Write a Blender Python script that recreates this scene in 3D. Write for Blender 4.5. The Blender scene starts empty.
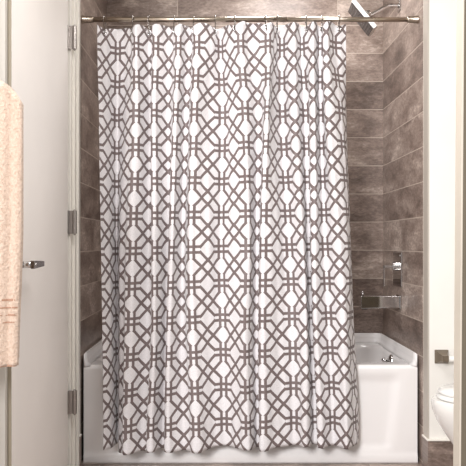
import bpy, bmesh, math, random
from mathutils import Vector, Matrix
random.seed(7)
PI = math.pi
scn = bpy.context.scene
col = scn.collection
F = 723.0                     # focal length in pixels of the 466 px frame
def lin(c):
    r = []
    for v in c:
        v /= 255.0
        r.append(v/12.92 if v <= .04045 else ((v+.055)/1.055)**2.4)
    return (r[0], r[1], r[2], 1)

# ------------------------------------------------------------------ materials
def new_mat(name):
    m = bpy.data.materials.new(name); m.use_nodes = True
    nt = m.node_tree
    return m, nt, nt.nodes['Principled BSDF']
def N(nt, t, **kw):
    n = nt.nodes.new(t)
    for k, v in kw.items(): setattr(n, k, v)
    return n
def math_n(nt, op, a, b=None, c=None):
    n = nt.nodes.new('ShaderNodeMath'); n.operation = op
    for i, v in enumerate((a, b, c)):
        if v is None: continue
        if isinstance(v, (int, float)): n.inputs[i].default_value = v
        else: nt.links.new(v, n.inputs[i])
    return n.outputs[0]
def bump(nt, bs, height, strength, dist=.002):
    b = N(nt, 'ShaderNodeBump'); b.inputs['Strength'].default_value = strength
    b.inputs['Distance'].default_value = dist
    nt.links.new(height, b.inputs['Height']); nt.links.new(b.outputs[0], bs.inputs['Normal'])
def ramp(nt, fac, stops):
    r = N(nt, 'ShaderNodeValToRGB')
    e = r.color_ramp.elements
    while len(e) < len(stops): e.new(.5)
    for i, (p, c) in enumerate(stops):
        e[i].position = p; e[i].color = c
    nt.links.new(fac, r.inputs[0]); return r.outputs[0]
def painted(name, c, rough=.5, var=.03, scale=3, bs_=.08):
    m, nt, bs = new_mat(name)
    tc = N(nt, 'ShaderNodeTexCoord'); no = N(nt, 'ShaderNodeTexNoise')
    no.inputs['Scale'].default_value = scale; no.inputs['Detail'].default_value = 3
    nt.links.new(tc.outputs['Object'], no.inputs['Vector'])
    c1 = tuple(max(0, x*(1-var)) for x in c[:3])+(1,); c2 = tuple(min(1, x*(1+var)) for x in c[:3])+(1,)
    nt.links.new(ramp(nt, no.outputs['Fac'], [(.3, c1), (.7, c2)]), bs.inputs['Base Color'])
    bs.inputs['Roughness'].default_value = rough
    n2 = N(nt, 'ShaderNodeTexNoise'); n2.inputs['Scale'].default_value = 180
    nt.links.new(tc.outputs['Object'], n2.inputs['Vector'])
    bump(nt, bs, n2.outputs['Fac'], bs_, .001)
    return m
def metal(name, c, rough=.12, metallic=1.0):
    m, nt, bs = new_mat(name)
    bs.inputs['Base Color'].default_value = c
    bs.inputs['Metallic'].default_value = metallic
    tc = N(nt, 'ShaderNodeTexCoord'); no = N(nt, 'ShaderNodeTexNoise'); no.inputs['Scale'].default_value = 40
    nt.links.new(tc.outputs['Object'], no.inputs['Vector'])
    mr = N(nt, 'ShaderNodeMapRange'); mr.inputs[3].default_value = rough*.8; mr.inputs[4].default_value = rough*1.3
    nt.links.new(no.outputs['Fac'], mr.inputs[0]); nt.links.new(mr.outputs[0], bs.inputs['Roughness'])
    return m
def ceramic(name, c, rough=.15):
    m, nt, bs = new_mat(name)
    bs.inputs['Base Color'].default_value = c; bs.inputs['Roughness'].default_value = rough
    bs.inputs['Coat Weight'].default_value = .4; bs.inputs['Coat Roughness'].default_value = .08
    tc = N(nt, 'ShaderNodeTexCoord'); no = N(nt, 'ShaderNodeTexNoise'); no.inputs['Scale'].default_value = 4
    nt.links.new(tc.outputs['Object'], no.inputs['Vector'])
    bump(nt, bs, no.outputs['Fac'], .05, .002)
    return m

def tile_mat(name, axis, h=.158, z0=.017, off=.0, w=.9, dark=1.0, bo=.5, grout=(176, 163, 152)):
    """stone-look plank tiles in world metres; axis = the horizontal axis of the surface"""
    m, nt, bs = new_mat(name)
    tc = N(nt, 'ShaderNodeTexCoord'); sx = N(nt, 'ShaderNodeSeparateXYZ')
    nt.links.new(tc.outputs['Object'], sx.inputs[0])
    if axis == 'floor':
        U, V = sx.outputs[0], sx.outputs[1]
    else:
        U, V = sx.outputs[0 if axis == 'x' else 1], sx.outputs[2]
    u = math_n(nt, 'ADD', U, off); v = math_n(nt, 'SUBTRACT', V, z0)
    cv = N(nt, 'ShaderNodeCombineXYZ'); nt.links.new(u, cv.inputs[0]); nt.links.new(v, cv.inputs[1])
    br = N(nt, 'ShaderNodeTexBrick')
    br.offset = bo; br.offset_frequency = 2
    for k, val in (('Scale', 1.0), ('Brick Width', w), ('Row Height', h), ('Mortar Size', .0021), ('Mortar Smooth', .15), ('Bias', 0)):
        br.inputs[k].default_value = val
    br.inputs['Color1'].default_value = (0, 0, 0, 1); br.inputs['Color2'].default_value = (1, 1, 1, 1)
    br.inputs['Mortar'].default_value = (.5, .5, .5, 1)
    nt.links.new(cv.outputs[0], br.inputs['Vector'])
    # per tile offset of the stone veins
    rowi = math_n(nt, 'FLOOR', math_n(nt, 'DIVIDE', v, h))
    cv2 = N(nt, 'ShaderNodeCombineXYZ')
    nt.links.new(math_n(nt, 'MULTIPLY', u, 1.0), cv2.inputs[0]); nt.links.new(math_n(nt, 'MULTIPLY', v, 2.2), cv2.inputs[1])
    nt.links.new(math_n(nt, 'MULTIPLY', rowi, 3.71), cv2.inputs[2])
    n1 = N(nt, 'ShaderNodeTexNoise'); n1.inputs['Scale'].default_value = 4.5; n1.inputs['Detail'].default_value = 8
    n1.inputs['Roughness'].default_value = .62; n1.inputs['Distortion'].default_value = .45
    nt.links.new(cv2.outputs[0], n1.inputs['Vector'])
    n2 = N(nt, 'ShaderNodeTexNoise'); n2.inputs['Scale'].default_value = 45; n2.inputs['Detail'].default_value = 6
    n2.inputs['Roughness'].default_value = .7
    nt.links.new(cv2.outputs[0], n2.inputs['Vector'])
    sep = N(nt, 'ShaderNodeSeparateColor'); nt.links.new(br.outputs['Color'], sep.inputs[0])
    f = math_n(nt, 'ADD', math_n(nt, 'MULTIPLY', n1.outputs['Fac'], .62), math_n(nt, 'MULTIPLY', n2.outputs['Fac'], .42))
    f = math_n(nt, 'ADD', f, math_n(nt, 'MULTIPLY', math_n(nt, 'SUBTRACT', sep.outputs[0], .5), .12))
    d = lambda r, g, b: tuple(x*dark*1.32 for x in lin((r, g, b))[:3])+(1,)
    c = ramp(nt, f, [(.36, d(86, 73, 66)), (.48, d(118, 103, 95)), (.58, d(143, 128, 119)), (.72, d(192, 178, 168))])
    mx = N(nt, 'ShaderNodeMix', data_type='RGBA')
    nt.links.new(br.outputs['Fac'], mx.inputs['Factor']); nt.links.new(c, mx.inputs[6]); mx.inputs[7].default_value = d(*grout)
    nt.links.new(mx.outputs[2], bs.inputs['Base Color'])
    bs.inputs['Roughness'].default_value = .38
    hgt = math_n(nt, 'SUBTRACT', math_n(nt, 'MULTIPLY', n2.outputs['Fac'], .12), br.outputs['Fac'])
    bump(nt, bs, hgt, .5, .003)
    return m

def curtain_mat():
    m, nt, bs = new_mat('curtain_lattice_print')
    uv = N(nt, 'ShaderNodeUVMap'); uv.uv_map = 'UVMap'
    sp = N(nt, 'ShaderNodeSeparateXYZ'); nt.links.new(uv.outputs[0], sp.inputs[0])
    def fold(o): return math_n(nt, 'ABSOLUTE', math_n(nt, 'SUBTRACT', o, math_n(nt, 'ROUND', o)))
    x, y = fold(sp.outputs[0]), fold(sp.outputs[1])
    a, b, w = .082, .272, .041
    k = b-a
    def near(e, wd): return math_n(nt, 'LESS_THAN', math_n(nt, 'ABSOLUTE', e), wd)
    def AND(p, q): return math_n(nt, 'MULTIPLY', p, q)
    wd = w*math.sqrt(2)
    m1 = AND(near(math_n(nt, 'SUBTRACT', x, a), w), math_n(nt, 'LESS_THAN', y, b+.014))
    m2 = AND(near(math_n(nt, 'SUBTRACT', y, a), w), math_n(nt, 'LESS_THAN', x, b+.014))
    dxy = math_n(nt, 'SUBTRACT', y, x)
    m3 = AND(near(math_n(nt, 'SUBTRACT', dxy, k), wd), math_n(nt, 'GREATER_THAN', y, b-.012))
    m4 = AND(near(math_n(nt, 'ADD', dxy, k), wd), math_n(nt, 'GREATER_THAN', x, b-.012))
    m5 = near(math_n(nt, 'SUBTRACT', math_n(nt, 'ADD', x, y), 1-k), wd)
    mm = m1
    for q in (m2, m3, m4, m5): mm = math_n(nt, 'MAXIMUM', mm, q)
    # woven thread texture
    wv = N(nt, 'ShaderNodeTexNoise'); wv.inputs['Scale'].default_value = 28; wv.inputs['Detail'].default_value = 6
    nt.links.new(uv.outputs[0], wv.inputs['Vector'])
    cw = ramp(nt, wv.outputs['Fac'], [(.3, lin((217, 214, 216))), (.7, lin((236, 233, 235)))])
    cl = ramp(nt, wv.outputs['Fac'], [(.3, lin((104, 91, 90))), (.7, lin((122, 108, 106)))])
    mx = N(nt, 'ShaderNodeMix', data_type='RGBA')
    nt.links.new(mm, mx.inputs['Factor']); nt.links.new(cw, mx.inputs[6]); nt.links.new(cl, mx.inputs[7])
    nt.links.new(mx.outputs[2], bs.inputs['Base Color'])
    bs.inputs['Roughness'].default_value = .55
    bs.inputs['Sheen Weight'].default_value = .12
    n3 = N(nt, 'ShaderNodeTexNoise'); n3.inputs['Scale'].default_value = 2.2; n3.inputs['Detail'].default_value = 5
    nt.links.new(uv.outputs[0], n3.inputs['Vector'])
    bump(nt, bs, n3.outputs['Fac'], .35, .006)
    return m

def towel_mat():
    m, nt, bs = new_mat('peach_terry')
    tc = N(nt, 'ShaderNodeTexCoord'); no = N(nt, 'ShaderNodeTexNoise')
    no.inputs['Scale'].default_value = 130; no.inputs['Detail'].default_value = 4; no.inputs['Roughness'].default_value = .7
    nt.links.new(tc.outputs['Object'], no.inputs['Vector'])
    nt.links.new(ramp(nt, no.outputs['Fac'], [(.3, lin((198, 168, 146))), (.7, lin((234, 212, 194)))]), bs.inputs['Base Color'])
    bs.inputs['Roughness'].default_value = .95; bs.inputs['Sheen Weight'].default_value = .4
    bump(nt, bs, no.outputs['Fac'], 1.0, .008)
    return m
M = dict(
    door=painted('door_paint', lin((240, 235, 230)), .42),
    casing=painted('casing_paint', lin((196, 191, 184)), .45),
    trim=painted('trim_paint', lin((238, 234, 226)), .38),
    wall=painted('wall_paint', lin((236, 233, 227)), .6),
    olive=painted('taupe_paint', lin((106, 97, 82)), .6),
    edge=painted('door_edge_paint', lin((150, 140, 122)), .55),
    greige=painted('greige_casing_paint', lin((186, 178, 168)), .5),
    beige=painted('beige_casing_paint', lin((205, 196, 182)), .5),
    tileX=tile_mat('stone_tile_end_wall', 'y', off=.05, bo=0),
    tileB=tile_mat('stone_tile_long_wall', 'x', off=-.2),
    base=tile_mat('stone_tile_base', 'x', h=.30, z0=-.16, off=.2),
    floor=tile_mat('stone_tile_floor', 'floor', h=.30, z0=.285, off=.25, w=.61, grout=(120, 108, 99)),
    tub=ceramic('tub_enamel', lin((240, 237, 236)), .2),
    toilet=ceramic('vitreous_china', lin((244, 242, 238)), .1),
    seat=ceramic('toilet_seat_plastic', lin((248, 247, 244)), .22),
    chrome=metal('chrome', lin((205, 203, 202)), .08),
    dark_chrome=metal('dark_nozzle_face', lin((92, 88, 88)), .35, .7),
    nickel=metal('brushed_nickel', lin((186, 174, 160)), .28),
    bright=metal('brushed_chrome', lin((236, 234, 232)), .42),
    hookm=metal('hook_steel', lin((140, 134, 130)), .22),
    bronze=metal('satin_nickel_dark', lin((138, 126, 112)), .35),
    steel=metal('satin_steel', lin((170, 164, 160)), .3),
    white=painted('white_roller', lin((240, 238, 232)), .4),
    curtain=curtain_mat(), towel=towel_mat())
m, nt, bs = new_mat('towel_band_weave'); M['band'] = m
wv = N(nt, 'ShaderNodeTexNoise'); wv.inputs['Scale'].default_value = 90
nt.links.new(ramp(nt, wv.outputs['Fac'], [(.3, lin((160, 122, 100))), (.7, lin((176, 138, 116)))]), bs.inputs['Base Color'])
bs.inputs['Roughness'].default_value = .7

# ------------------------------------------------------------------ helpers
def obj(name, bm, mat, parent=None, smooth=False, bevel=0, seg=2, angle=.6):
    me = bpy.data.meshes.new(name)
    bmesh.ops.recalc_face_normals(bm, faces=bm.faces[:])
    bm.to_mesh(me); bm.free()
    o = bpy.data.objects.new(name, me); col.objects.link(o)
    if mat: me.materials.append(mat)
    if smooth or bevel:
        for p in me.polygons: p.use_smooth = True
    if bevel:
        b = o.modifiers.new('bevel', 'BEVEL'); b.width = bevel; b.segments = seg; b.limit_method = 'ANGLE'; b.angle_limit = angle
        b.harden_normals = True
    if parent is not None:
        o.parent = parent
        o.matrix_parent_inverse = Matrix.Translation(-parent.location)
    return o
def tag(o, label=None, cat=None, group=None, kind=None):
    if label: o['label'] = label
    if cat: o['category'] = cat
    if group: o['group'] = group
    if kind: o['kind'] = kind
    return o
def thing(name, label, cat, loc=(0, 0, 0), group=None):
    o = bpy.data.objects.new(name, None); col.objects.link(o)
    o.location = loc; o.empty_display_size = .05
    return tag(o, label, cat, group)
def box(bm, x0, x1, y0, y1, z0, z1):
    vs = [bm.verts.new((x, y, z)) for x in (x0, x1) for y in (y0, y1) for z in (z0, z1)]
    for f in ((0, 1, 3, 2), (4, 6, 7, 5), (0, 4, 5, 1), (2, 3, 7, 6), (0, 2, 6, 4), (1, 5, 7, 3)):
        bm.faces.new([vs[i] for i in f])
    return vs
def bx(*a):
    bm = bmesh.new(); box(bm, *a); return bm
def tube(bm, pts, r, seg=12, closed=False, cap=True):
    pts = [Vector(p) for p in pts]; n = len(pts); rings = []
    up = None
    for i, p in enumerate(pts):
        if closed: t = pts[(i+1) % n]-pts[i-1]
        else: t = pts[min(i+1, n-1)]-pts[max(i-1, 0)]
        t.normalize()
        if up is None:
            up = Vector((0, 0, 1)) if abs(t.z) < .9 else Vector((1, 0, 0))
        s = t.cross(up).normalized(); up = s.cross(t).normalized()
        rr = r[i] if isinstance(r, (list, tuple)) else r
        rings.append([bm.verts.new(p+(s*math.cos(2*PI*k/seg)+up*math.sin(2*PI*k/seg))*rr) for k in range(seg)])
    for i in range(n if closed else n-1):
        A, B = rings[i], rings[(i+1) % n]
        for k in range(seg): bm.faces.new((A[k], A[(k+1) % seg], B[(k+1) % seg], B[k]))
    if cap and not closed:
        bm.faces.new(rings[0]); bm.faces.new(rings[-1][::-1])
    return rings
def loft(bm, rings, cap0=True, cap1=True):
    R = [[bm.verts.new(p) for p in r] for r in rings]; n = len(R[0])
    for A, B in zip(R, R[1:]):
        for k in range(n): bm.faces.new((A[k], A[(k+1) % n], B[(k+1) % n], B[k]))
    if cap0: bm.faces.new(R[0])
    if cap1: bm.faces.new(R[-1][::-1])
    return R
def smooth_path(P, n=6):
    P = [Vector(p) for p in P]; out = []
    for i in range(len(P)-1):
        a, b, c, d = P[max(i-1, 0)], P[i], P[i+1], P[min(i+2, len(P)-1)]
        for k in range(n):
            t = k/n
            out.append(.5*((2*b)+(c-a)*t+(2*a-5*b+4*c-d)*t*t+(3*b-a-3*c+d)*t**3))
    out.append(P[-1]); return out
def rrect(cx, cy, hx, hy, r, z, n=8):
    pts = []
    for q, (sx, sy) in enumerate(((1, 1), (-1, 1), (-1, -1), (1, -1))):
        for k in range(n+1):
            a = q*PI/2+PI/2*k/n
            pts.append((cx+sx*(hx-r)+r*math.cos(a), cy+sy*(hy-r)+r*math.sin(a), z))
    return pts

# ------------------------------------------------------------------ the setting
XL, XR, YB = -.645, .905, .765          # faces of the tiled alcove
ZC = 2.50
def struct(name, bm, mat, label, parent=None, **kw):
    o = obj(name, bm, mat, parent, **kw)
    if parent is None: tag(o, label, kind='structure')
    return o
struct('floor', bx(-1.2, 2.0, -3.9, .9, -.05, 0), M['floor'], 'taupe stone tile floor along the foot of the white bathtub')
struct('ceiling', bx(-1.2, 2.0, -2.6, .9, ZC, ZC+.05), M['wall'], 'plain white ceiling above the tub alcove')
struct('wall_back', bx(XL-.1, XR+.1, YB, YB+.1, 0, ZC), M['tileB'], 'long taupe stone tiled wall behind the shower curtain and bathtub')
struct('wall_alcove_left', bx(XL-.1, XL, .03-.06, YB, 0, ZC), M['tileX'], 'dark taupe tiled end wall left of the shower curtain')
struct('wall_alcove_right', bx(XR, XR+.1, -.04, YB, 0, ZC), M['tileX'], 'taupe tiled end wall carrying the shower head, valve and tub spout')
# painted stub of wall right of the alcove and the wall behind the toilet
YS = -.115
struct('wall_toilet', bx(XR+.008, 1.75, YS, -.04, 0, ZC), M['wall'], 'cream painted wall behind the toilet and paper holder')
bm = bmesh.new(); box(bm, XR+.002, XR+.010, -.046, -.038, .15, ZC)
sb = struct('trim_5', bx(XR+.001, XR+.008, YS, -.047, .143, ZC), M['greige'], 'greige side strip of the wall end between the tile and the cream wall')
bm = bmesh.new(); box(bm, XR+.002, XR+.010, -.046, -.038, .15, ZC)
struct('trim_3', bm, M['trim'], 'thin white edge strip where the tile meets the painted wall right of the tub', bevel=.001)
bm = bmesh.new(); box(bm, XR-.001, 1.75, YS-.012, YS, 0, .136); box(bm, XR-.001, XR+.008, YS, -.041, 0, .136)
bb = struct('baseboard_right', bm, M['base'], 'taupe stone tile baseboard below the paper holder, white strip on top')
bm = bmesh.new(); box(bm, XR-.005, 1.75, YS-.016, YS, .136, .143); box(bm, XR-.005, XR+.008, YS, -.041, .136, .143)
o = obj('baseboard_cap', bm, M['trim'], bb, bevel=.0015); o['label'] = 'thin white strip on top of the tile baseboard'
struct('wall_right', bx(1.75, 1.85, -2.2, -.04, 0, ZC), M['wall'], 'cream painted wall at the far side of the toilet')
struct('wall_left', bx(-.86, -.752, -1.36, .02, 0, ZC), M['wall'], 'pale wall behind the open door at the left edge')
# near partition at the right edge of the picture
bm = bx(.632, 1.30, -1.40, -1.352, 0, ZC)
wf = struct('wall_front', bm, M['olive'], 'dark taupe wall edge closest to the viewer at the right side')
wf.location = (.0, 0, 0)
tr = struct('trim_2', bx(.6275, .632, -1.402, -1.350, 0, ZC), M['beige'], 'beige upright casing strip on the near wall end at the right', bevel=.001)
for o in (wf, tr):
    o.matrix_world = Matrix.Translation((.628, -1.4, 1.0)) @ Matrix.Rotation(math.radians(.42), 4, 'Y') @ Matrix.Translation((-.628, 1.4, -1.0))
# left jamb with stepped casing
bm = bmesh.new()
box(bm, -.752, -.661, -.140, -.105, 0, ZC)
box(bm, -.752, -.650, -.105, -.070, 0, ZC)
box(bm, -.752, -.640, -.070, -.031, 0, ZC)
struct('trim_1', bm, M['trim'], 'white stepped door casing between the open door and the tiled alcove', bevel=.003)
bm = bx(-.640, -.6365, -.055, -.031, 0, .136)
bl = struct('baseboard_left', bm, M['base'], 'sliver of taupe tile base beside the left foot of the tub')
obj('baseboard_cap', bx(-.640, -.634, -.058, -.031, .136, .142), M['trim'], bl)

# door leaf, its free edge towards the camera
door = obj('door_1', bx(-.704, -.669, -1.0, -.160, .01, 2.44), M['door'], bevel=.002)
tag(door, 'pale grey open door with three steel hinges and a chrome lever', kind='structure')
e = obj('door_edge', bx(-.7035, -.6695, -1.003, -1.0, .01, 2.44), M['edge'], door); e['label'] = 'taupe free edge of the door'
for zc in (1.900, 1.096, .312):
    bm = bmesh.new()
    h = .050
    tube(bm, [(-.6420, -.150, zc-h), (-.6420, -.150, zc+h)], .0095, 14)
    for q in (-.6, -.2, .2, .6):
        tube(bm, [(-.6420, -.150, zc+h*q-.001), (-.6420, -.150, zc+h*q+.001)], .0099, 14)
    tube(bm, [(-.6420, -.150, zc+h), (-.6420, -.150, zc+h+.006)], [.006, .003], 12)
    tube(bm, [(-.6420, -.150, zc-h-.007), (-.6420, -.150, zc-h)], [.003, .0065], 12)
    box(bm, -.669, -.667, -.170, -.150, zc-h, zc+h); box(bm, -.669, -.645, -.1525, -.1495, zc-h, zc+h)
    hg = obj('hinge', bm, M['steel'], door, bevel=.0005)
    for sz in (-.6, 0, .6):
        bm = bmesh.new()
        tube(bm, [(-.667, -.163+.004*math.copysign(1, sz+.01), zc+h*sz), (-.6655, -.163+.004*math.copysign(1, sz+.01), zc+h*sz)], [.0036, .0024], 10)
        obj('screw', bm, M['steel'], hg)
struct('trim_4', bx(-.752, -.6815, -1.030, -1.004, 0, ZC), M['casing'], 'pale strip of casing left of the free door edge')
# lever handle
hz, hy = .934, -.935
bm = bmesh.new(); box(bm, -.669, -.661, hy-.026, hy+.026, hz-.026, hz+.026)
handle = obj('door_handle', bm, M['chrome'], door, bevel=.002); handle['label'] = 'chrome lever handle with square rose'
bm = bmesh.new(); tube(bm, [(-.662, hy, hz), (-.612, hy, hz)], .011, 20); obj('handle_neck', bm, M['chrome'], handle, smooth=True)
bm = bmesh.new()
loft(bm, [[(-.623+dx, y, hz+dz) for dx, dz in ((0, -hh), (t, -hh), (t, hh), (0, hh))] for y, hh, t in ((hy-.014, .0135, .014), (hy+.03, .0125, .013), (hy+.10, .010, .012), (hy+.125, .009, .012))])
obj('lever', bm, M['hookm'], handle, bevel=.0025)
bm = bmesh.new(); tube(bm, [(-.612, hy, hz), (-.607, hy, hz)], [.006, .004], 14); obj('privacy_button', bm, M['chrome'], handle, smooth=True)

# ------------------------------------------------------------------ bathtub
TX0, TX1, TY0, TY1, TZ, TF = -.632, .893, 0.0, .757, .446, .500
tub = thing('bathtub', 'white alcove bathtub with recessed front apron behind the shower curtain', 'bathtub', (.13, .38, 0))
def sst(a, b, x):
    t = max(0, min(1, (x-a)/(b-a))); return t*t*(3-2*t)
bm = bmesh.new()
nx, nz = 120, 44
rows = []
for j in range(nz+1):
    z = TZ*j/nz; r = []
    for i in range(nx+1):
        x = TX0+(TX1-TX0)*i/nx
        # recessed panel, its ends slant inwards towards the foot
        sl = .055*(1-z/TZ)
        d = sst(TX0+.05+sl, TX0+.12+sl, x)*(1-sst(TX1-.12-sl, TX1-.05-sl, x))*sst(.050, .085, z)*(1-sst(.36, .42, z))
        y = TY0+.004+.013*d-.006*(1-sst(.03, .05, z))
        k = max(0, z-(TZ-.014))/.014
        y += .014*(1-math.sqrt(max(0, 1-k*k)))
        r.append(bm.verts.new((x, y, z)))
    rows.append(r)
for a, b in zip(rows, rows[1:]):
    for i in range(nx): bm.faces.new((a[i], a[i+1], b[i+1], b[i]))
# close the apron into a slab
top_back = [bm.verts.new((v.co.x, .045, TZ)) for v in rows[-1]]
bot_back = [bm.verts.new((v.co.x, .045, 0)) for v in rows[0]]
for i in range(nx):
    bm.faces.new((rows[-1][i], rows[-1][i+1], top_back[i+1], top_back[i]))
    bm.faces.new((top_back[i], top_back[i+1], bot_back[i+1], bot_back[i]))
    bm.faces.new((bot_back[i], bot_back[i+1], rows[0][i+1], rows[0][i]))
obj('apron', bm, M['tub'], tub, smooth=True)
# basin and deck
bm = bmesh.new()
cx, cy = (TX0+TX1)/2, .385
n = 8
outer = rrect(cx, (.045+TY1)/2, (TX1-TX0)/2, (TY1-.045)/2, .004, TZ, n)
rings = [outer]
cxb = cx-.005
for hx, hy_, r, z in ((.744, .300, .13, TZ+.0005), (.737, .290, .13, TZ-.006), (.731, .282, .125, TZ-.025), (.716, .268, .12, .30), (.640, .25, .12, .16), (.60, .22, .11, .11), (.55, .18, .10, .095)):
    rings.append(rrect(cxb, .387, hx, hy_, r, z, n))
R = loft(bm, rings, cap0=False, cap1=True)
obj('basin', bm, M['tub'], tub, smooth=True)
# raised tiling flange round three sides, with a short return at the front corners
bm = bmesh.new()
inn, out = [], []
prof = [(0, .030, TZ-.001), (1, .012, TZ+.010), (2, .009, TZ+.028), (3, .008, TF-.003), (4, .005, TF), (5, .000, TF)]
def uring(dd, z, zf):
    # follow left wall, back wall, right wall
    pts = [(TX0+dd, .004, zf), (TX0+dd, .05, z)]
    for k in range(7):
        a = PI-PI/2*k/6; r = .03
        pts.append((TX0+dd+r+r*math.cos(a), TY1-dd-r+r*math.sin(a), z))
    for k in range(7):
        a = PI/2-PI/2*k/6; r = .03
        pts.append((TX1-dd-r+r*math.cos(a), TY1-dd-r+r*math.sin(a), z))
    pts += [(TX1-dd, .05, z), (TX1-dd, .004, zf)]
    return pts
R = [[bm.verts.new(p) for p in uring(dd, z, z-(.004 if z > TZ+.02 else 0))] for _, dd, z in prof]
R.append([bm.verts.new((p[0], p[1], TZ-.01)) for p in uring(0, 0, 0)])
for A, B in zip(R, R[1:]+R[:1]):
    for k in range(len(A)-1): bm.faces.new((A[k], A[k+1], B[k+1], B[k]))
bm.faces.new([r[0] for r in R]); bm.faces.new([r[-1] for r in R][::-1])
obj('tile_flange', bm, M['tub'], tub, smooth=True)
# overflow plate
bm = bmesh.new()
oc = Vector((.856, .36, .403))
tube(bm, [oc+Vector((.012, 0, 0)), oc+Vector((-.006, 0, .0)), oc+Vector((-.014, 0, .002)), oc+Vector((-.016, 0, .002))], [.037, .037, .030, .012], 28)
ov = obj('overflow_plate', bm, M['chrome'], tub, smooth=True); ov['label'] = 'chrome overflow plate inside the tub'
bm = bmesh.new(); tube(bm, [oc+Vector((-.014, 0, .0)), oc+Vector((-.034, 0, .006)), oc+Vector((-.040, 0, .018))], [.008, .009, .012], 12)
obj('trip_lever', bm, M['chrome'], ov, smooth=True)
bm = bmesh.new(); tube(bm, [(.55, .38, .094), (.55, .38, .101)], [.035, .031], 24)
obj('drain', bm, M['chrome'], tub, smooth=True)

# ------------------------------------------------------------------ shower fittings on the right wall
sh = thing('wall_shower', 'square chrome shower head on a bent arm above the curtain rod', 'shower', (XR, .38, 2.21))
bm = bmesh.new(); box(bm, XR-.008, XR, .352, .408, 2.185, 2.241); obj('wall_flange', bm, M['chrome'], sh, bevel=.003)
bm = bmesh.new()
pth = smooth_path([(XR-.004, .38, 2.213), (.87, .38, 2.213), (.842, .38, 2.210), (.815, .375, 2.196), (.775, .372, 2.172), (.742, .37, 2.156)], 6)
tube(bm, pth, .0115, 16); obj('shower_arm', bm, M['chrome'], sh, smooth=True)
hc = Vector((.705, .365, 2.140))
zax = Vector((.76, -.09, .62)).normalized()           # back of the head
xax = Vector((.63, 0, -.775)); xax = (xax-zax*xax.dot(zax)).normalized(); yax = zax.cross(xax)
def hb(x0, x1, y0, y1, z0, z1):
    bm = bx(x0, x1, y0, y1, z0, z1)
    for v in bm.verts: v.co = hc+xax*v.co.x+yax*v.co.y+zax*v.co.z
    return bm
obj('shower_head', hb(-.088, .088, -.088, .088, -.004, .020), M['bright'], sh, bevel=.003)
bm = hb(-.083, .083, -.083, .083, -.008, -.004)
f = obj('spray_face', bm, M['dark_chrome'], sh, bevel=.001); f['label'] = 'dark grey nozzle face'
bm = bmesh.new()
for i in range(9):
    for j in range(9):
        p = hc+xax*(-.068+.017*i)+yax*(-.068+.017*j)-zax*.008
        tube(bm, [p, p-zax*.002], [.003, .002], 6)
obj('nozzle', bm, M['dark_chrome'], f)
bm = bmesh.new(); p = hc+zax*.018
tube(bm, [p, p+zax*.006, p+zax*.012, p+zax*.024, p+zax*.030, p+zax*.040], [.022, .022, .015, .017, .017, .011], 20)
obj('swivel_joint', bm, M['chrome'], sh, smooth=True)

va = thing('shower_valve', 'square chrome valve plate with a thin lever on the tiled wall', 'valve', (XR, .415, .868))
vy, vz = .412, .872
bm = bx(XR-.008, XR, vy-.086, vy+.086, vz-.088, vz+.086); obj('valve_plate', bm, M['chrome'], va, bevel=.003)
bm = bmesh.new(); tube(bm, [(XR-.008, vy, vz+.014), (XR-.022, vy, vz+.014), (XR-.022, vy, vz+.014), (XR-.030, vy, vz+.014)], [.023, .023, .019, .019], 24); obj('hub', bm, M['chrome'], va, smooth=True, bevel=.001)
bm = bmesh.new(); box(bm, XR-.076, XR-.028, vy-.012, vy+.012, vz+.005, vz+.017)
box(bm, XR-.078, XR-.070, vy-.012, vy+.012, vz-.088, vz+.019); obj('handle', bm, M['chrome'], va, bevel=.0015)
bm = bmesh.new(); tube(bm, [(XR-.008, vy-.07, vz+.07), (XR-.011, vy-.07, vz+.07)], [.005, .004], 12); obj('screw', bm, M['chrome'], va)

spt = thing('tub_spout', 'square chrome tub spout with diverter knob above the tub', 'spout', (XR, .38, .70))
sy, sz = .375, .706
bm = bx(XR-.010, XR, sy-.038, sy+.038, sz-.036, sz+.036); obj('wall_flange', bm, M['chrome'], spt, bevel=.003)
bm = bmesh.new()
secs = []
for x, zt, zb, w in ((XR-.008, .030, -.030, .029), (XR-.060, .031, -.028, .030), (XR-.120, .032, -.030, .031), (XR-.205, .032, -.032, .031)):
    secs.append([(x, sy-w, sz+zb), (x, sy+w, sz+zb), (x, sy+w, sz+zt), (x, sy-w, sz+zt)])
loft(bm, secs); obj('spout_body', bm, M['chrome'], spt, bevel=.003)
bm = bmesh.new(); tube(bm, [(XR-.190, sy, sz+.030), (XR-.190, sy, sz+.042), (XR-.190, sy, sz+.044), (XR-.190, sy, sz+.053)], [.004, .004, .009, .008], 16); obj('diverter_knob', bm, M['chrome'], spt, smooth=True)
bm = bmesh.new(); tube(bm, [(XR-.180, sy, sz-.031), (XR-.180, sy, sz-.038)], [.016, .016], 20); obj('aerator', bm, M['dark_chrome'], spt)

# ------------------------------------------------------------------ curtain rod, hooks and curtain
RY, RZ, RR = .035, 2.036, .0122
rod = thing('curtain_rod', 'brushed nickel tension rod spanning the top of the tub alcove', 'curtain rod', (.13, RY, RZ))
bm = bmesh.new(); tube(bm, [(XL+.015, RY, RZ), (.30, RY, RZ)], RR, 24); obj('outer_tube', bm, M['nickel'], rod, smooth=True)
bm = bmesh.new(); tube(bm, [(.295, RY, RZ), (XR-.015, RY, RZ)], RR*.90, 24); obj('inner_tube', bm, M['nickel'], rod, smooth=True)
for s, x in ((1, XL), (-1, XR)):
    bm = bmesh.new()
    tube(bm, [(x, RY, RZ), (x+s*.004, RY, RZ), (x+s*.006, RY, RZ), (x+s*.045, RY, RZ), (x+s*.052, RY, RZ)], [.0185, .0185, .017, .0148, .0128], 28)
    obj('end_cap', bm, M['nickel'], rod, smooth=True)

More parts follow.
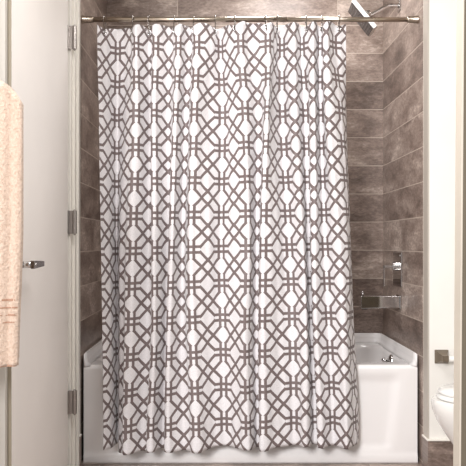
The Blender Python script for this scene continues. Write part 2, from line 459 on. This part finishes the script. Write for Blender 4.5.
P = .155
S = [.12, .5, 1, 1.5, 2, 2.5, 3, 3.5, 4, 4.5, 5, 5.5, 6, 6.5, 7, 7.5, 8, 8.5, 9, 9.5, 10, 10.5, 11, 11.5, 12, 12.45]
LV = [  # (pixel row of that level in the photograph, pixel columns of the lattice at each S)
 (46, [98.5, 105.6, 116.3, 129.4, 136.5, 148.7, 156.2, 169, 178.5, 189, 196.8, 210.7, 220.4, 229.4, 240.3, 252.5, 268.5, 275.0, 281.5, 294, 302.4, 312.7, 320.4, 325.5, 334, 347.2]),
 (110, [101, 107.5, 114.3, 125.9, 136.9, 148.3, 154.8, 168, 176.6, 185.5, 194.6, 207.2, 222.6, 233, 244.2, 258.3, 266.6, 272.5, 283, 295, 305.5, 313, 321, 327.5, 340.5, 348.5]),
 (248, [103, 109, 114, 120.8, 133.4, 148, 155.7, 167, 172.2, 181.5, 191.8, 207.7, 221.4, 234, 248, 257, 263.2, 277, 289.8, 302, 309, 314, 325.7, 336.6, 349, 353]),
 (340, [104, 110.4, 115, 120, 131.5, 147, 155, 164.8, 170, 181.5, 193.3, 207, 224, 234.5, 246.7, 256.6, 261.5, 276.8, 292.8, 304.8, 312, 316.5, 329.9, 341, 351.5, 356.5]),
 (428, [105, 111.6, 116, 118.8, 129.6, 142.5, 150.9, 161.6, 169, 184, 196.3, 209, 224.7, 236.7, 247.9, 257.5, 262.5, 278, 294.4, 306, 316, 320, 332.3, 344.6, 355, 361]),
]
SG = [1, 1, -1, -1, 1, -1, 1, -1, 1, -1, 1, 1, -1, -1, 1, -1, 1, 1, -1, 1, -1, 1, -1, 1, 1]
def Dmean(px, t):       # distance of the cloth from the camera: it swings clear of the tub at the foot
    r = (px-100)/255.0
    top = 3.315+.02*r; bot = 3.185+.035*r
    return top+(bot-top)*sst(0, 1.0, t**.85)
levels = []
for yp, xs in LV:
    t = (yp-26)/422.0
    dep = [0.0]
    for i in range(len(S)-1):
        ds = (S[i+1]-S[i])*P
        dx = (xs[i+1]-xs[i])*Dmean(xs[i], t)/F
        dep.append(dep[-1]+SG[i]*math.sqrt(max(1e-5, ds*ds-dx*dx))*.95)
    # take out the slow drift so that the folds stay round the mean surface
    sm = []
    for i in range(len(dep)):
        w = [(dep[j], math.exp(-((S[j]-S[i])/1.3)**2)) for j in range(len(dep))]
        sm.append(sum(a*b for a, b in w)/sum(b for a, b in w))
    amp = .85 if t < .1 else (1.2 if t < .6 else 1.05)
    dep = [(d-m)*amp for d, m in zip(dep, sm)]
    levels.append((t, xs, dep))
print('FOLD DEPTHS', [[round(d, 3) for d in l[2]] for l in levels])
def cr(a, b, c, d, t): return .5*((2*b)+(c-a)*t+(2*a-5*b+4*c-d)*t*t+(3*b-a-3*c+d)*t**3)
def knots_at(t):
    tl = [l[0] for l in levels]
    if t <= tl[0]: return levels[0][1], levels[0][2]
    if t >= tl[-1]: return levels[-1][1], levels[-1][2]
    for i in range(len(tl)-1):
        if t <= tl[i+1]:
            u = (t-tl[i])/(tl[i+1]-tl[i]); i0, i3 = max(i-1, 0), min(i+2, len(tl)-1)
            L = levels
            return ([cr(L[i0][1][k], L[i][1][k], L[i+1][1][k], L[i3][1][k], u) for k in range(len(S))],
                    [cr(L[i0][2][k], L[i][2][k], L[i+1][2][k], L[i3][2][k], u) for k in range(len(S))])
HOOKS = [104.5, 132.5, 149, 174, 193.5, 215.3, 235, 265.5, 277.3, 306, 322, 339]
VT, VB = -.62, 11.72       # lattice rows from the top edge to the hem (row 0 = first hash row)
SUB, NV = 10, 150
def zrow(v, px):
    r = (px-100)/255.0
    return 1.896+.026*r-v*P
def hem_wave(px):
    return .010*math.sin(px*.085+1.0)+.006*math.sin(px*.21)
me = bpy.data.meshes.new('shower_curtain')
verts, uvs, faces = [], [], []
cols = []
for i in range(len(S)-1):
    for k in range(SUB): cols.append((i, k/SUB))
cols.append((len(S)-2, 1.0))
for j in range(NV+1):
    t = j/NV; v = VT+(VB-VT)*t
    kx, kd = knots_at(t)
    row = []
    for i, u in cols:
        i0, i3 = max(i-1, 0), min(i+2, len(S)-1)
        px = cr(kx[i0], kx[i], kx[i+1], kx[i3], u); dd = cr(kd[i0], kd[i], kd[i+1], kd[i3], u)
        # some folds lap over the valley on their left
        A = {3: 5.5*sst(.25, .45, t), 5: 4.0, 7: 5.5*sst(.1, .4, t), 9: 3.0, 13: 2.0*sst(.5, .8, t), 15: 5.0*sst(.1, .4, t), 18: 2.5, 20: 6.0*sst(0, .2, t), 22: 5.0*(1-sst(.2, .5, t))}.get(i, 0)
        px += .32*A*math.sin(2*PI*u)
        # sample inside the folds as well
        s = S[i]+(S[i+1]-S[i])*u
        dm = Dmean(px, t)
        y = dm-3.3+dd
        # ease to the rod at the very top
        X = (px-222)*dm/F
        # small crumples
        y += .0035*math.sin(9.0*s+6.5*t+1.3)*sst(0, .3, t)+.002*math.sin(21*s-11*t)
        z = zrow(v, px)+.028*sst(.55, 1, t)*(1-sst(.95, 1.35, s))
        if t < .02:
            near = min(abs(px-h) for h in HOOKS)
            z += (.012*sst(0, 8, near)-.006)*(1-t/.02)
        z += hem_wave(px)*max(0, (t-.985)/.015)*.35
        lim = -.020 if z < .56 else None
        if z < .62:
            w = 1-sst(.50, .62, z)
            if y > -.032:
                y2 = -.032+.018*(1-math.exp(-(y+.032)/.018))
                y = y+(y2-y)*w
        row.append((X, y, z)); verts.append((X, y, z))
    arc = [0.0]
    for a_, b_ in zip(row, row[1:]): arc.append(arc[-1]+math.hypot(b_[0]-a_[0], b_[1]-a_[1]))
    raw = []
    for q, (i, u) in enumerate(cols):
        a0 = arc[i*SUB]; a1 = arc[min((i+1)*SUB, len(arc)-1)]
        raw.append(S[i]+(S[i+1]-S[i])*((arc[q]-a0)/max(1e-9, a1-a0) if u < 1 else 1))
    # relax the print a little so that no stretch of cloth is much wider than its neighbour
    for it in range(25):
        raw = [raw[0]]+[(raw[q-1]*(arc[q+1]-arc[q])+raw[q+1]*(arc[q]-arc[q-1]))/max(1e-9, arc[q+1]-arc[q-1]) for q in range(1, len(raw)-1)]+[raw[-1]]
    uvs += [(q, v) for q in raw]
nc = len(cols)
for j in range(NV):
    for i in range(nc-1):
        a = j*nc+i
        faces.append((a, a+1, a+nc+1, a+nc))
me.from_pydata(verts, [], faces); me.update()
uvl = me.uv_layers.new(name='UVMap')
for lp in me.loops: uvl.data[lp.index].uv = uvs[lp.vertex_index]
me.materials.append(M['curtain'])
for p in me.polygons: p.use_smooth = True
cur = bpy.data.objects.new('shower_curtain', me); col.objects.link(cur)
tag(cur, 'white shower curtain printed with a taupe interlocking lattice, hanging in folds', 'shower curtain')
sd = cur.modifiers.new('thickness', 'SOLIDIFY'); sd.thickness = .0012; sd.offset = 0

# hooks and the grommets they pass through
def curtain_pt(px, v):
    t = (v-VT)/(VB-VT); kx, kd = knots_at(t)
    best = None
    for i, u in cols:
        i0, i3 = max(i-1, 0), min(i+2, len(S)-1)
        q = cr(kx[i0], kx[i], kx[i+1], kx[i3], u); dd = cr(kd[i0], kd[i], kd[i+1], kd[i3], u)
        if best is None or abs(q-px) < best[0]: best = (abs(q-px), q, dd)
    dm = Dmean(best[1], t)
    return Vector(((best[1]-222)*dm/F, dm-3.3+best[2], zrow(v, best[1])))
ordn = ['first', 'second', 'third', 'fourth', 'fifth', 'sixth', 'seventh', 'eighth', 'ninth', 'tenth', 'eleventh', 'twelfth']
for hi, px in enumerate(HOOKS):
    g = curtain_pt(px, VT+.125)
    # grommet ring
    bm = bmesh.new()
    c = g+Vector((0, -.002, 0))
    tube(bm, [c+Vector((.0085*math.cos(a*PI/9), 0, .0085*math.sin(a*PI/9))) for a in range(18)], .0022, 8, closed=True)
    gr = obj('grommet', bm, M['chrome'], cur, smooth=True)
    gr['label'] = 'chrome grommet'
    # hook: a wire loop over the rod that narrows down to the grommet
    X = (px-222)*3.335/F
    h = thing('curtain_hook', '%s steel hook from the left end of the curtain rod' % ordn[hi], 'curtain hook', (X, RY, RZ+.014), 'curtain hooks along the rod')
    tw = random.Random(hi).uniform(-.25, .25)
    bm = bmesh.new(); pts = []
    for k in range(13):
        a = -.35+(PI+.7)*k/12
        yy, zz = .0155*math.cos(a), .0155*math.sin(a)
        pts.append((X+math.sin(tw)*yy, RY+yy, RZ+.001+zz))
    front = Vector((g.x, g.y-.010, g.z-.004)); back = Vector((g.x, g.y+.010, g.z-.004)); bot = Vector((g.x, g.y, g.z-.014))
    # pts starts on the back side (+y) and ends on the front side (-y)
    full = [bot, back]+[Vector(p) for p in pts]+[front]
    full = [full[0], full[1], (full[1]+full[2])/2]+full[2:-1]+[(full[-2]+full[-1])/2, full[-1], bot+Vector((0, -.004, 0))]
    tube(bm, smooth_path(full, 3), .0018, 8)
    obj('wire_loop', bm, M['hookm'], h, smooth=True)
    for k in (3, 6, 9):
        bm = bmesh.new(); bmesh.ops.create_uvsphere(bm, u_segments=12, v_segments=8, radius=.0032)
        bmesh.ops.translate(bm, verts=bm.verts[:], vec=pts[k])
        obj('roller_bead', bm, M['chrome'], h, smooth=True)
    bm = bmesh.new(); bmesh.ops.create_uvsphere(bm, u_segments=12, v_segments=8, radius=.0038)
    bmesh.ops.translate(bm, verts=bm.verts[:], vec=bot+Vector((0, -.006, 0)))
    obj('end_ball', bm, M['chrome'], h, smooth=True)

# ------------------------------------------------------------------ towel over a short wall peg
tw = thing('bath_towel', 'peach terry bath towel hanging at the left edge in front of the door', 'towel', (-.66, -1.22, .69))
TY = -1.25
def towel_sheet():
    """one loop of cloth folded over the peg; profile in XZ from the front, depth follows soft folds"""
    bm = bmesh.new()
    x0, x1 = -.748, -.577
    ztop, zbot = 1.515, .653
    nxs, nzs = 40, 90
    loopn = 2*nzs+14
    grid = []
    for i in range(nxs+1):
        u = i/nxs; x = x0+(x1-x0)*u
        e_ = max(0, (x-(x1-.045))/.045)
        cross = .016*(1-e_**3)+.004                      # half thickness, closing at the fold
        zt = ztop-.028-.62*max(0, x+.665)-.03*e_**2
        wav = .005*math.sin(u*17)+.003*math.sin(u*31+1)
        ycen = TY+.55*(x-x0)*.45+wav
        lean = 0
        r = []
        for k in range(nzs+1):                           # front, bottom to top
            z = zbot+(zt-cross-zbot)*k/nzs
            band = 0
            for zb_ in (.842, .818, .795, .772):
                if abs(z-zb_) < .0035: band = .0022
            xx = x+(.014*(1-(z-zbot)/(zt-zbot)))*0-(.012*sst(.55, 0, (z-zbot)/(zt-zbot)))*u
            r.append((xx, ycen-cross-.003*math.sin(z*9+u*6)+band, z))
        for k in range(1, 13):
            a = PI*k/13
            r.append((x, ycen-cross*math.cos(a), zt-cross+cross*math.sin(a)))
        for k in range(nzs+1):
            z = zt-cross-(zt-cross-zbot-.02)*k/nzs
            xx = x-(.012*sst(.55, 0, (z-zbot)/(zt-zbot)))*u
            r.append((xx, ycen+cross, z))
        grid.append([bm.verts.new(p) for p in r])
    for A, B in zip(grid, grid[1:]):
        for k in range(len(A)-1): bm.faces.new((A[k], A[k+1], B[k+1], B[k]))
    return bm
o = obj('towel_cloth', towel_sheet(), M['towel'], tw, smooth=True)
s_ = o.modifiers.new('thickness', 'SOLIDIFY'); s_.thickness = .007; s_.offset = 0
for zb_, hh in ((.842, .0028), (.820, .0022), (.799, .0022), (.778, .0022), (.6535, .003)):
    bm = bmesh.new(); pts = []
    nn = 24
    R = []
    for i in range(nn+1):
        u = .0+.985*i/nn; x = -.748+.171*u
        e_ = max(0, (x-(-.577-.045))/.045); cross = .016*(1-e_**3)+.004
        yc = TY+.55*(x+.748)*.45+.005*math.sin(u*17)+.003*math.sin(u*31+1)
        xx = x-(.012*sst(.55, 0, (zb_-.653)/.72))*u
        y = yc-cross-.003*math.sin(zb_*9+u*6)-.0037
        R.append([bm.verts.new((xx, y, zb_+d)) for d in (-hh, hh)]+[bm.verts.new((xx, y+.002, zb_+d)) for d in (hh, -hh)])
    for A, B in zip(R, R[1:]):
        for k in range(4): bm.faces.new((A[k], A[(k+1) % 4], B[(k+1) % 4], B[k]))
    bm.faces.new(R[0]); bm.faces.new(R[-1][::-1])
    q = obj('woven_band' if zb_ > .7 else 'hem', bm, M['band'], tw)
    q['label'] = 'darker woven stripe' if zb_ > .7 else 'darker stitched hem'
pg = thing('towel_peg', 'metal wall peg holding the peach towel', 'towel peg', (-.752, TY+.005, 1.45))
bm = bmesh.new(); tube(bm, [(-.752, TY+.008, 1.455), (-.744, TY+.008, 1.455)], .011, 20); obj('rose', bm, M['chrome'], pg, smooth=True)
bm = bmesh.new(); tube(bm, [(-.746, TY+.008, 1.455), (-.70, TY+.020, 1.455), (-.655, TY+.030, 1.44)], .007, 14); obj('peg', bm, M['chrome'], pg, smooth=True)

# ------------------------------------------------------------------ toilet, facing left
TYc = -.45
to = thing('toilet', 'white toilet with closed lid in front of the cream wall', 'toilet', (1.25, TYc, 0))
def egg(cx_, lx, ry, z, n=36, sq=.0):
    """egg outline, pointed front at -x"""
    pts = []
    for k in range(n):
        a = 2*PI*k/n; c_, s__ = math.cos(a), math.sin(a)
        fx = lx*(1.0 if c_ < 0 else .80)
        pts.append((cx_+fx*c_, TYc+ry*s__*(1-.10*(-c_ if c_ < 0 else 0)), z))
    return pts
bm = bmesh.new()
prof = [(1.17, .225, .125, 0), (1.17, .222, .120, .02), (1.175, .215, .112, .06), (1.17, .215, .112, .12), (1.155, .225, .125, .18), (1.135, .245, .150, .24), (1.115, .265, .172, .30), (1.105, .272, .182, .345), (1.10, .272, .184, .375), (1.10, .268, .181, .390)]
loft(bm, [egg(c_, l, r, z) for c_, l, r, z in prof])
obj('bowl', bm, M['toilet'], to, smooth=True, bevel=.004, angle=1.0)
bm = bmesh.new(); loft(bm, [egg(1.105, .252, .172, .392), egg(1.105, .257, .177, .396), egg(1.105, .257, .177, .404), egg(1.105, .252, .172, .408)])
obj('seat', bm, M['seat'], to, smooth=True, bevel=.002, angle=1.0)
bm = bmesh.new(); loft(bm, [egg(1.107, .248, .170, .411), egg(1.107, .253, .174, .415), egg(1.107, .252, .173, .423), egg(1.107, .240, .163, .431), egg(1.107, .18, .12, .4345)])
obj('lid', bm, M['seat'], to, smooth=True, bevel=.001, angle=1.2)
bm = bmesh.new(); box(bm, 1.30, 1.56, TYc-.17, TYc+.17, .30, .392); obj('tank_deck', bm, M['toilet'], to, bevel=.025, seg=4)
bm = bmesh.new(); loft(bm, [rrect(1.50, TYc, .085, .205, .03, .392), rrect(1.50, TYc, .098, .225, .03, .74)]); obj('tank', bm, M['toilet'], to, smooth=True, bevel=.008, angle=1.0)
bm = bmesh.new(); loft(bm, [rrect(1.50, TYc, .104, .232, .03, .742), rrect(1.50, TYc, .104, .232, .03, .765), rrect(1.50, TYc, .094, .222, .03, .778)]); obj('tank_lid', bm, M['toilet'], to, smooth=True, bevel=.003, angle=1.0)
for s in (-1, 1):
    bm = bmesh.new(); tube(bm, [(1.315, TYc+s*.07, .392), (1.315, TYc+s*.07, .425)], .014, 16); obj('lid_hinge', bm, M['seat'], to, smooth=True)
bm = bmesh.new(); tube(bm, [(1.405, TYc-.15, .69), (1.385, TYc-.15, .69)], .012, 14); box(bm, 1.380, 1.388, TYc-.16, TYc-.07, .682, .697); obj('flush_lever', bm, M['chrome'], to, bevel=.001)

# ------------------------------------------------------------------ toilet paper holder
hx, hz = .966, .505
tp = thing('paper_holder', 'brushed nickel paper holder on the cream wall above the toilet', 'paper holder', (1.03, YS, .505))
for s, x in ((1, hx), (-1, hx+.165)):
    bm = bmesh.new()
    loft(bm, [[(x-a, y, hz-a), (x+a, y, hz-a), (x+a, y, hz+a), (x-a, y, hz+a)] for y, a in ((YS, .030), (YS-.005, .030), (YS-.034, .014), (YS-.066, .013))])
    obj('post', bm, M['bronze'], tp, bevel=.0015)
bm = bmesh.new()
tube(bm, [(hx+.008, YS-.052, hz-.003), (hx+.014, YS-.052, hz-.003), (hx+.016, YS-.052, hz-.003), (hx+.150, YS-.052, hz-.003), (hx+.152, YS-.052, hz-.003), (hx+.158, YS-.052, hz-.003)], [.006, .007, .0125, .0125, .007, .006], 24)
o = obj('roller', bm, M['white'], tp, smooth=True); o['label'] = 'white spring roller'

# ------------------------------------------------------------------ light
def area(name, loc, target, size, energy, color=(1, 1, 1), sizey=None):
    l = bpy.data.lights.new(name, 'AREA'); l.energy = energy; l.color = color
    l.shape = 'RECTANGLE' if sizey else 'SQUARE'; l.size = size
    if sizey: l.size_y = sizey
    o = bpy.data.objects.new(name, l); col.objects.link(o); o.location = loc
    o.rotation_euler = (Vector(target)-Vector(loc)).to_track_quat('-Z', 'Y').to_euler()
    return o
area('ceiling_light', (.15, -1.35, 2.46), (.25, -.9, 0), .75, 24, (1.0, .98, .965))
area('alcove_fill', (.35, .30, 2.48), (.35, .30, 0), .35, 9, (1.0, .98, .965))  # added fill that brightens the alcove, no real fixture over the tub
area('key_light', (-1.5, -4.85, 2.35), (.15, 0, 1.1), 1.2, 185, (1.0, .985, .985))  # added soft key from the left behind the camera, not a known window
w = bpy.data.worlds.new('world'); scn.world = w; w.use_nodes = True
bg = w.node_tree.nodes['Background']; bg.inputs[0].default_value = (1.0, .985, .98, 1); bg.inputs[1].default_value = .56

cam = bpy.data.cameras.new('camera'); co = bpy.data.objects.new('camera', cam); col.objects.link(co)
co.location = (0, -3.3, 1.005); co.rotation_euler = (PI/2, 0, 0)
cam.sensor_width = 36; cam.lens = F/466*36; cam.shift_x = 11/466; cam.shift_y = 10/466
cam.clip_start = .05
scn.camera = co
vs = scn.view_settings
vs.view_transform = 'Standard'; vs.look = 'None'; vs.gamma = 1; vs.exposure = .14; vs.use_curve_mapping = False
